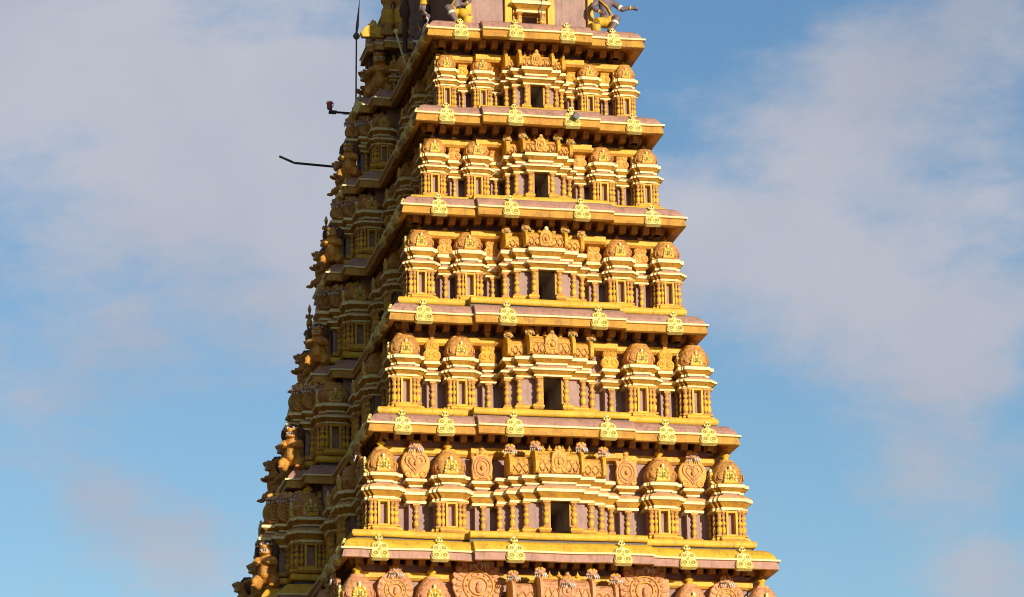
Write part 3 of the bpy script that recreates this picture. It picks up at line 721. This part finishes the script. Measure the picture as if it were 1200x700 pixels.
def lion_kit():
    P = []
    P += [('b', (0, .04, .40), (.17, .17, .27)), ('b', (0, .0, .62), (.155, .15, .17)), ('b', (0, -.10, .40), (.11, .09, .18))]
    for s in (-1, 1):
        P += [('b', (s * .17, .0, .17), (.10, .19, .16)), ('t', [(s * .19, -.14, .20), (s * .18, -.20, .10), (s * .17, -.22, .04)], [.075, .06, .055]),
              ('b', (s * .17, -.27, .04), (.065, .10, .045)), ('t', [(s * .14, -.02, .66), (s * .20, -.12, .55), (s * .12, -.24, .53)], [.08, .06, .05]), ('b', (s * .10, -.265, .545), (.055, .06, .045))]
        for q in (-.03, 0, .03): P += [('b', (s * .17 + q, -.35, .03), (.02, .03, .025))]
    P += [('t', [(0, .0, .70), (0, -.06, .80)], [.13, .11]), ('b', (0, -.09, .86), (.125, .13, .12)), ('b', (0, -.21, .88), (.085, .09, .055)), ('b', (0, -.18, .755), (.07, .09, .03)), ('b', (0, -.29, .905), (.035, .03, .025))]
    for s in (-1, 1): P += [('b', (s * .065, -.17, .945), (.045, .04, .03)), ('t', [(s * .10, -.04, .96), (s * .13, -.04, 1.02)], [.035, .012]), ('t', [(s * .08, -.11, .80), (s * .07, -.20, .76)], [.03, .03])]
    P += [('t', [(0, .18, .20), (-.10, .30, .22), (-.20, .30, .38), (-.19, .24, .52), (-.13, .25, .60)], [.05, .04, .034, .032, .028])]
    body = fuse(P, .018, 'lionskin', 'lion_statue')
    M = [('b', (0, .07, .86), (.185, .12, .19)), ('b', (0, .12, .72), (.14, .10, .18))]
    for i in range(17):
        t = PI * (-.30 + 1.60 * i / 16)
        M.append(('b', (.185 * math.cos(t), .02 + .02 * (i % 2), .87 + .185 * math.sin(t)), (.05, .06, .05)))
        M.append(('b', (.20 * math.cos(t + .1), .10, .86 + .20 * math.sin(t + .1)), (.055, .065, .055)))
    mane = fuse(M, .02, 'mane', 'mane', 1)
    te = MB()
    for s in (-1, 1):
        for q, l in ((.018, .035), (.045, .06), (.068, .035)):
            te.tube([(s * q, -.255 + q * .6, .845), (s * q, -.265 + q * .6, .845 - l)], [.014, .004], 'white', 6)
            te.tube([(s * q, -.235 + q * .6, .775), (s * q, -.245 + q * .6, .775 + l * .7)], [.013, .004], 'white', 6)
    eyes = []
    for s in (-1, 1):
        ey = MB(); ey.ball((s * .062, -.205, .945), .030, 'white', 10); ey.ball((s * .065, -.232, .946), .014, 'dark_eye', 8); eyes.append(('eye', ey.mesh('eye')))
    be = MB()
    for z in (.30, .37, .44, .51, .58):
        be.tube([(-.09, -.13, z + .015), (-.05, -.172 + abs(z - .42) * .12, z), (.05, -.172 + abs(z - .42) * .12, z), (.09, -.13, z + .015)], .012, 'gold', 6)
    return [('mane', mane), ('teeth', te.mesh('teeth')), ('belly_band', be.mesh('belly_band'))] + eyes, body
LCH, LBODY = lion_kit()
def lion(loc, rz, sc, label):
    o = link('lion_statue', LBODY, None, loc, rz, sc)
    for n, me in LCH: link(n, me, o)
    return thing(o, label, 'lion statue', 'lion statues rearing along the left side of the tower')

WORD = {'G': 'below the lowest cornice', 'F': 'on the lowest cornice', 'E': 'on the second cornice up', 'D': 'on the third cornice up', 'C': 'on the fourth cornice up', 'B': 'on the second cornice down', 'A': 'on the topmost cornice'}
LS = {'G': 1.0, 'F': 1.0, 'E': .98, 'D': .93, 'C': .88, 'B': .84, 'A': 1.14}
for k in 'GFEDCBA':
    z, a, f, _ = T[k]; B = YC - f; o2 = OFF2[k]
    dx = .44 if k == 'A' else 0
    lion((-(a + o2 - .18 - dx), YC - B + 5.25, z + ZF + .44), -.35, (LS[k] * 1.12, LS[k] * 1.1, LS[k]), 'rearing lion statue facing front, near end of left ledge, ' + WORD[k])
    yl = 2 * B - 5.35
    lion((-(a + o2 - .20 - dx * .9), YC - B + max(yl + .45, 6.3), z + ZF + .44), -1.25, LS[k] * .98, 'lion statue in profile, far end of left ledge, ' + WORD[k])

for k in 'GFEDCB':
    z, a, f, _ = T[k]; B = YC - f
    lion((-(a + OFF2[k] - .22), YC - .15, z + ZF + .44), -PI / 2 + .25, LS[k] * .92, 'lion statue facing left, middle of left ledge, ' + WORD[k])
def small_statue():
    P = [('b', (0, 0, .44), (.075, .055, .12)), ('b', (0, 0, .34), (.07, .06, .07)), ('b', (0, -.005, .64), (.05, .055, .065)), ('t', [(0, 0, .52), (0, 0, .60)], [.03, .03]), ('b', (0, 0, .715), (.04, .04, .05)),
         ('t', [(0, 0, .73), (0, 0, .80)], [.03, .008])]
    for s in (-1, 1):
        P += [('t', [(s * .04, 0, .34), (s * .05, -.03, .19), (s * .045, 0, .03)], [.055, .042, .03]), ('b', (s * .05, -.035, .02), (.03, .06, .02)), ('t', [(s * .08, 0, .53), (s * .12, -.02, .42), (s * .09, -.09, .40)], [.032, .026, .022])]
    me = fuse(P, .012, 'lionskin', 'figure_statue', 2)
    s = MB(); s.lathe([(.075, .34), (.09, .30), (.10, .22), (.095, .18)], 12, 'gold', smooth=True)
    c = MB(); c.lathe([(.056, .68), (.062, .70), (.05, .74), (.03, .80), (.01, .85)], 10, 'lemon')
    p = MB(); p.box(-.16, .16, -.16, .16, -.10, .0, 'ochre', .02); p.sweep([(-.12, -.12), (1.1, -.12), (1.1, .12), (-.12, .12)], [(-.06, -.34, 'ochre'), (0, -.22, 'pink'), (0, -.10, 'ochre')], 'ochre', 'ochre')
    return me, [('skirt', s.mesh('skirt')), ('crown', c.mesh('crown')), ('pedestal', p.mesh('pedestal'))]
SM, SCH = small_statue()
for k in 'FEDCB':
    z, a, f, _ = T[k]; B = YC - f
    o = link('figure_statue', SM, None, (-(a + .36), YC + B - 1.5, z + ZF + .42), 0, .78)
    for n, me in SCH: link(n, me, o)
    thing(o, 'small standing crowned figure at the far left rear, ' + WORD[k], 'statue', 'small standing figures at the rear corner')

# guardians crouching on the topmost cornice, either side of the plain panels
def guardian(sx):
    P = [('b', (0, .02, .36), (.15, .13, .13)), ('t', [(0, .02, .40), (0, .02, .60), (0, .0, .80)], [.13, .12, .16]), ('b', (0, .0, .84), (.20, .11, .09)), ('t', [(0, 0, .90), (0, -.02, 1.0)], [.06, .055]),
         ('b', (0, -.04, 1.10), (.085, .095, .115)), ('b', (0, -.135, 1.085), (.02, .02, .028))]
    P += [('t', [(.09, 0, .36), (.22, -.22, .40)], [.10, .085]), ('t', [(.22, -.22, .40), (.10, -.24, .16), (.02, -.25, .05)], [.085, .065, .05]), ('b', (.01, -.31, .035), (.055, .11, .035))]
    P += [('t', [(-.09, 0, .36), (-.24, -.16, .28)], [.10, .09]), ('t', [(-.24, -.16, .28), (-.22, -.02, .12), (-.20, .06, .05)], [.085, .06, .05])]
    P += [('t', [(.18, 0, .84), (.34, -.08, .68), (.38, -.10, .64)], [.075, .062, .055]), ('t', [(.36, -.09, .65), (.50, -.14, .68), (.60, -.16, .67)], [.056, .045, .036]), ('b', (.64, -.165, .665), (.045, .045, .045))]
    P += [('t', [(-.18, 0, .84), (-.30, -.04, .70), (-.28, -.14, .60)], [.075, .06, .05]), ('t', [(-.28, -.14, .60), (-.20, -.22, .52), (-.14, -.24, .48)], [.05, .042, .034]), ('b', (-.11, -.245, .47), (.045, .045, .04))]
    for q in range(4): P += [('t', [(.645, -.20 + q * .022, .69 - q * .012), (.70, -.20 + q * .022, .675 - q * .014), (.69, -.195 + q * .02, .645 - q * .012)], [.015, .014, .011]), ('t', [(-.09 + q * .012, -.275, .50 - q * .02), (-.06 + q * .01, -.30, .49 - q * .02), (-.075 + q * .01, -.305, .465 - q * .02)], [.014, .013, .010])]
    P += [('t', [(.63, -.20, .65), (.66, -.225, .625)], [.016, .011]), ('t', [(-.13, -.28, .46), (-.11, -.30, .44)], [.015, .010])]
    def mir(p): return (p[0] * sx, p[1], p[2])
    Q = [(p[0], [mir(x) for x in p[1]] if p[0] == 't' else mir(p[1])) + tuple(p[2:]) for p in P]
    body = fuse(Q, .014, 'skin', 'guardian_statue', 2)
    ch = []
    d = MB()
    d.ball((0, .01, .35), (.185, .165, .12), 'yellow', 14)
    d.tube([mir((-.06, -.02, .36)), mir((-.17, -.11, .31)), mir((-.25, -.17, .27))], [.125, .115, .10], 'yellow', 12); d.tube([mir((-.25, -.16, .27)), mir((-.23, -.04, .12)), mir((-.21, .02, .02))], [.10, .10, .11], 'yellow', 10)
    d.tube([mir((.06, -.02, .36)), mir((.14, -.12, .385))], [.125, .105], 'yellow', 12)
    ch.append(('loincloth', d.mesh('loincloth')))
    def band(p, q, r, m): b = MB(); b.tube([mir(p), mir(q)], r, m, 12); ch.append(('bangle', b.mesh('bangle')))
    band((.30, -.064, .715), (.345, -.084, .672), .074, 'white'); band((.165, -.232, .295), (.14, -.237, .24), .083, 'white'); band((.515, -.145, .681), (.55, -.15, .677), .054, 'yellow'); band((.04, -.248, .085), (.025, -.25, .055), .066, 'yellow'); band((-.205, -.215, .522), (-.18, -.225, .506), .052, 'yellow')
    n = MB(); n.ring((0, -.02, .86), .12, .03, 'gold', 18, 6); n.tube([mir((-.16, -.11, .84)), mir((0, -.15, .68)), mir((.15, -.13, .45))], .018, 'gold', 6)
    ch.append(('necklace', n.mesh('necklace')))
    c = MB(); c.lathe([(.10, 1.14), (.115, 1.17), (.10, 1.21), (.085, 1.30), (.06, 1.38), (.02, 1.44)], 14, 'gold', (0, -.03, 0)); ch.append(('crown', c.mesh('crown')))
    hr = MB(); hr.ball((0, .035, 1.06), (.105, .075, .15), 'black', 12); ch.append(('hair', hr.mesh('hair')))
    for q in (-1, 1): fc = MB(); fc.ball((q * .034, -.122, 1.115), (.017, .012, .012), 'white', 8); fc.ball((q * .034, -.132, 1.115), .007, 'dark_eye', 6); ch.append(('eye', fc.mesh('eye')))
    mo = MB(); mo.tube([(-.03, -.128, 1.045), (0, -.135, 1.04), (.03, -.128, 1.045)], [.006, .010, .006], 'lamp_red', 6); ch.append(('mouth', mo.mesh('mouth')))
    return body, ch
zA, aA, fA, _ = T['A']
for sx, lab in ((1, 'grey crouching guardian statue in yellow cloth stretching its arm out over the right corner'), (-1, 'grey crouching guardian statue in yellow cloth at the left of the plain mauve panels')):
    me, ch = guardian(sx)
    o = link('guardian_statue', me, None, (sx * 1.66, fA + .50, zA + ZF + .40), 0, .98)
    for n, m2 in ch: link(n, m2, o)
    thing(o, lab, 'statue', 'guardian statues on the topmost cornice')

me, ch = guardian(1)
o = link('guardian_statue', me, None, (-(aA - .42), fA + 2.35, zA + ZF + .43), -PI / 2, 1.05)
for n, m2 in ch: link(n, m2, o)
thing(o, 'shaded guardian statue on the left flank of the topmost cornice', 'statue', 'guardian statues on the topmost cornice')
o = bpy.data.objects.new('club', None); COL.objects.link(o); o.location = (-(aA - .17), fA + 3.55, zA + ZF + .44)
thing(o, 'tall brown stone club with a round knob standing on the upper left ledge', 'club')
m = MB(); m.lathe([(.10, .0), (.16, .06), (.19, .22), (.17, .36), (.09, .46), (.065, .5)], 14, 'lionskin'); link('knob', m.mesh('knob'), o)
m = MB(); m.lathe([(.06, .48), (.085, .52), (.06, .56), (.055, .95), (.08, .99), (.06, 1.03), (.06, 1.35), (.12, 1.42), (.13, 1.55), (.09, 1.68), (.04, 1.78)], 12, 'mane'); link('shaft', m.mesh('shaft'), o)
# ------------------------------------------------------------------ fittings
CAM = Vector((-15.147, -65.119, 1.60))
def fit_point(x, y, z): return Vector((x, y, z + ZF))
zB, aB, fB, _ = T['B']; zC, aC, fC, _ = T['C']
# upper lamp arm
t = bpy.data.objects.new('lamp_arm', None); COL.objects.link(t); t.location = fit_point(-2.94, 7.5, 12.15)
thing(t, 'short black arm with a small red lamp on the upper left side', 'lamp')
m = MB(); m.tube([(.55, 0, 0), (-.52, 0, .02)], .028, 'black', 8); m.box(-.62, -.44, -.05, .05, -.02, .05, 'black', .01); m.tube([(.3, 0, -.05), (-.3, 0, -.02)], .006, 'black', 5); link('arm', m.mesh('arm'), t)
m = MB(); m.tube([(-.55, 0, .03), (-.57, 0, .10)], .02, 'black', 8); m.tube([(-.56, 0, .10), (-.52, 0, .16), (-.50, 0, .22), (-.54, 0, .24)], .010, 'steel', 6); link('bracket', m.mesh('bracket'), t)
m = MB(); m.lathe([(.045, .08), (.06, .09), (.065, .21), (.08, .23), (.07, .26), (.03, .265)], 14, 'lamp_red', (-.60, 0, 0)); link('lamp_head', m.mesh('lamp_head'), t)
# lower bent arm
t = bpy.data.objects.new('bent_pole', None); COL.objects.link(t); t.location = fit_point(-3.40, 9.0, 11.40)
thing(t, 'long bent black pole sticking out of the left side without a lamp', 'pole')
m = MB(); m.tube([(1.0, 0, -.05), (.32, 0, -.03), (-.73, 0, .015), (-1.09, 0, .16)], .03, 'black', 8); link('pole', m.mesh('pole'), t)
m = MB(); m.box(.22, .42, -.07, .07, -.13, -.02, 'ochre', .02); link('clamp', m.mesh('clamp'), t)
# lightning rod
t = bpy.data.objects.new('lightning_rod', None); COL.objects.link(t); t.location = fit_point(-2.93, 7.5, 12.20)
thing(t, 'slim dark metal rod with a ball and spear tip at the upper left edge', 'lightning rod')
m = MB(); m.tube([(0, 0, 0), (.02, 0, 1.85)], .019, 'steel', 8); link('rod', m.mesh('rod'), t)
m = MB(); m.lathe([(.025, 1.79), (.07, 1.83), (.085, 1.88), (.055, 1.93), (.025, 1.97)], 12, 'steel', (.02, 0, 0)); link('ball', m.mesh('ball'), t)
m = MB(); m.tube([(.02, 0, 1.94), (.04, 0, 2.12), (.10, 0, 2.80)], [.022, .036, .004], 'steel', 8); link('spear_tip', m.mesh('spear_tip'), t)
# small square floodlight fixed over one ornament
t = bpy.data.objects.new('floodlight', None); COL.objects.link(t); t.location = fit_point(.66, fB - .27, zB + .12)
thing(t, 'small grey square floodlight in front of a cornice ornament near the top', 'floodlight')
m = MB(); m.box(-.065, .065, -.06, .06, .02, .15, 'steel', .015); h = link('housing', m.mesh('housing'), t); h.rotation_euler = (.35, .5, .3)
m = MB(); m.tube([(0, .05, .06), (0, .20, .04)], .015, 'steel', 6); link('bracket', m.mesh('bracket'), t)
# slim pale pole leaning by the left bay of the top storey
t = bpy.data.objects.new('metal_rod', None); COL.objects.link(t); t.location = fit_point(-(aA - .07), fA + 2.95, zA + .42)
thing(t, 'slim pale yellow stick with a round end leaning at the left of the top storey', 'rod')
m = MB(); m.tube([(0, 0, 0), (-.20, .1, .82)], .022, 'cream', 8); link('stick', m.mesh('stick'), t)
m = MB(); m.ball((-.20, .08, .84), (.06, .03, .06), 'cream', 10); link('round_end', m.mesh('round_end'), t)
# thin stay leaning at the top window
t = bpy.data.objects.new('window_stay', None); COL.objects.link(t); t.location = fit_point(.08, fA + .45, zA + .50)
thing(t, 'thin grey rod leaning across the small window at the top', 'rod')
m = MB(); m.tube([(0, 0, 0), (.12, -.02, .22), (.15, -.02, .75)], .013, 'steel', 6); link('rod', m.mesh('rod'), t)

# ------------------------------------------------------------------ ground
def ground():
    mb = MB(); n = 48; rad = [2, 14, 40, 120, 500, 2500, 9000]
    rings = [[(r * math.cos(2 * PI * i / n), r * math.sin(2 * PI * i / n), 0) for i in range(n)] for r in rad]
    mb.loft(rings, 'earth', False, 'earth')
    # outward rings: flip so that normals point up
    mb.f = [tuple(reversed(f)) for f in mb.f]
    o = link('ground', mb.mesh('ground')); o['kind'] = 'structure'
ground()

# ------------------------------------------------------------------ light and sky
TH, EL = math.radians(18.5), math.radians(7.5)
sd = Vector((math.sin(TH) * math.cos(EL), -math.cos(TH) * math.cos(EL), math.sin(EL)))
sun = bpy.data.lights.new('sun', 'SUN'); sun.energy = 4.9; sun.angle = math.radians(.5); sun.color = (1, .88, .70)
so = bpy.data.objects.new('sun', sun); COL.objects.link(so); so.location = sd * 80
so.rotation_euler = sd.to_track_quat('Z', 'Y').to_euler()

w = bpy.data.worlds.new('World'); S.world = w; w.use_nodes = True
nt = w.node_tree; nt.nodes.clear(); L = nt.links
out = node(nt, 'ShaderNodeOutputWorld'); bg = node(nt, 'ShaderNodeBackground'); L.new(bg.outputs[0], out.inputs[0])
sky = node(nt, 'ShaderNodeTexSky'); sky.sky_type = 'NISHITA'; sky.sun_disc = False; sky.sun_elevation = EL; sky.sun_rotation = PI - TH
sky.air_density = 1.0; sky.dust_density = .05; sky.ozone_density = 1.6
STR = .155
bg.inputs['Strength'].default_value = STR
tc = node(nt, 'ShaderNodeTexCoord')
yaw, pit = math.radians(12.28), math.radians(17.1)
fw = Vector((math.sin(yaw) * math.cos(pit), math.cos(yaw) * math.cos(pit), math.sin(pit)))
rt = Vector((math.cos(yaw), -math.sin(yaw), 0)); up = rt.cross(fw)
def M(op, a, b=None, c=None):
    n = node(nt, 'ShaderNodeMath', operation=op)
    for i, v in enumerate((a, b, c)):
        if v is None: continue
        if isinstance(v, (int, float)): n.inputs[i].default_value = v
        else: L.new(v, n.inputs[i])
    return n.outputs[0]
def dot(v):
    n = node(nt, 'ShaderNodeVectorMath', operation='DOT_PRODUCT'); L.new(tc.outputs['Generated'], n.inputs[0]); n.inputs[1].default_value = v; return n.outputs['Value']
def wnoise(scale, detail, rough, off, stretch=(1, 1, 1)):
    mp = node(nt, 'ShaderNodeMapping'); mp.inputs['Location'].default_value = off; mp.inputs['Scale'].default_value = stretch
    L.new(tc.outputs['Generated'], mp.inputs['Vector'])
    n = node(nt, 'ShaderNodeTexNoise'); n.inputs['Scale'].default_value = scale; n.inputs['Detail'].default_value = detail; n.inputs['Roughness'].default_value = rough
    L.new(mp.outputs[0], n.inputs['Vector']); return n.outputs['Fac']
df = M('MAXIMUM', dot(fw), .05)
n1 = wnoise(11, 4, .5, (.3, .1, 0)); n2 = wnoise(11, 4, .5, (3.3, 1.1, 2))
U = M('ADD', M('DIVIDE', dot(rt), df), M('MULTIPLY', M('SUBTRACT', n1, .5), .075))
V = M('ADD', M('DIVIDE', dot(up), df), M('MULTIPLY', M('SUBTRACT', n2, .5), .075))
def blob(px, py, rx, ry, amp):
    F = 3989.0
    a = M('DIVIDE', M('SUBTRACT', U, (px - 600) / F), rx / F); b = M('DIVIDE', M('SUBTRACT', V, (350 - py) / F), ry / F)
    return M('MULTIPLY', M('POWER', 2.718, M('MULTIPLY', M('ADD', M('MULTIPLY', a, a), M('MULTIPLY', b, b)), -1)), amp)
tot = None
for q in ((100, 320, 220, 90, .38), (1120, 540, 130, 60, .35), (760, 330, 90, 90, .35), (430, 110, 150, 120, .6), (520, 300, 120, 100, .2), (60, 60, 330, 170, .9), (300, 180, 230, 140, .75), (380, 300, 130, 90, .35), (90, 560, 100, 110, .5), (200, 650, 150, 90, .45), (30, 440, 80, 50, .25),
          (1120, 40, 190, 110, .85), (1000, 160, 100, 90, .55), (830, 265, 130, 95, .75), (980, 330, 150, 100, .8), (1130, 420, 120, 110, .85), (1190, 660, 90, 60, .8), (1180, 230, 90, 80, .5), (900, 430, 120, 60, .3)):
    b = blob(*q); tot = b if tot is None else M('ADD', tot, b)
fb = wnoise(15, 10, .62, (1.7, .4, .9), (1, 1, 1.5))
gen = M('MULTIPLY', M('SUBTRACT', 1, M('MINIMUM', M('MAXIMUM', M('MULTIPLY', M('SUBTRACT', df, .9), 12), 0), 1)), .0)     # broken cloud over the rest of the sky
fb2 = wnoise(26, 8, .65, (.2, 3.1, .7), (.8, .8, 2.2))
dens = M('ADD', M('ADD', tot, M('ADD', gen, M('MULTIPLY', M('SUBTRACT', fb2, .5), 1.1))), M('MULTIPLY', M('SUBTRACT', fb, .5), 1.6))
mr = node(nt, 'ShaderNodeMapRange'); mr.interpolation_type = 'SMOOTHSTEP'; mr.inputs['From Min'].default_value = .06; mr.inputs['From Max'].default_value = 1.02; L.new(dens, mr.inputs['Value'])
cm = node(nt, 'ShaderNodeMix'); cm.data_type = 'RGBA'
lo, hi = (.42, .44, .52), (.56, .56, .62)
cm.inputs[6].default_value = (*[x / STR for x in lo], 1); cm.inputs[7].default_value = (*[x / STR for x in hi], 1)
cr = node(nt, 'ShaderNodeMapRange'); cr.inputs['From Min'].default_value = .35; cr.inputs['From Max'].default_value = .65; L.new(wnoise(9, 6, .5, (5, 2, 1)), cr.inputs['Value']); L.new(cr.outputs[0], cm.inputs['Factor'])
sm = node(nt, 'ShaderNodeMix'); sm.data_type = 'RGBA'
L.new(M('MULTIPLY', mr.outputs[0], .88), sm.inputs['Factor']); hs = node(nt, 'ShaderNodeHueSaturation'); hs.inputs['Hue'].default_value = .511; hs.inputs['Saturation'].default_value = 1.24; hs.inputs['Value'].default_value = 1.13; L.new(sky.outputs[0], hs.inputs['Color']); L.new(hs.outputs[0], sm.inputs[6]); L.new(cm.outputs[2], sm.inputs[7])
# unseen dark cloud bank, added left of the view to darken the left face
lm = node(nt, 'ShaderNodeMapRange'); lm.interpolation_type = 'SMOOTHSTEP'; lm.inputs['From Min'].default_value = .16; lm.inputs['From Max'].default_value = .55
L.new(M('ADD', dot(Vector((-1, .12, .12))), M('MULTIPLY', M('SUBTRACT', n1, .5), .5)), lm.inputs['Value'])
dk = node(nt, 'ShaderNodeMix'); dk.data_type = 'RGBA'; dk.inputs[7].default_value = (.135 / STR, .125 / STR, .125 / STR, 1)
L.new(lm.outputs[0], dk.inputs['Factor']); L.new(sm.outputs[2], dk.inputs[6])
L.new(dk.outputs[2], bg.inputs['Color'])

# ------------------------------------------------------------------ camera
cd = bpy.data.cameras.new('camera'); cd.sensor_width = 36; cd.sensor_fit = 'HORIZONTAL'; cd.lens = 3989.02 / 1200 * 36; cd.clip_end = 20000; cd.clip_start = .5
co = bpy.data.objects.new('camera', cd); COL.objects.link(co)
pi_, ya, ro = 0.298424792, 0.214392909, -0.0181253367
f3 = Vector((math.sin(ya) * math.cos(pi_), math.cos(ya) * math.cos(pi_), math.sin(pi_))); r0 = Vector((math.cos(ya), -math.sin(ya), 0)); u0 = r0.cross(f3)
r3 = r0 * math.cos(ro) + u0 * math.sin(ro); u3 = -r0 * math.sin(ro) + u0 * math.cos(ro)
mat = Matrix((r3, u3, -f3)).transposed().to_4x4(); mat.translation = CAM
co.matrix_world = mat
S.camera = co
S.view_settings.view_transform = 'Standard'; S.view_settings.look = 'None'; S.view_settings.gamma = 1; S.view_settings.exposure = 0
S.render.engine = 'CYCLES'; S.cycles.max_bounces = 6; S.cycles.use_denoising = True; S.cycles.filter_width = 1.05
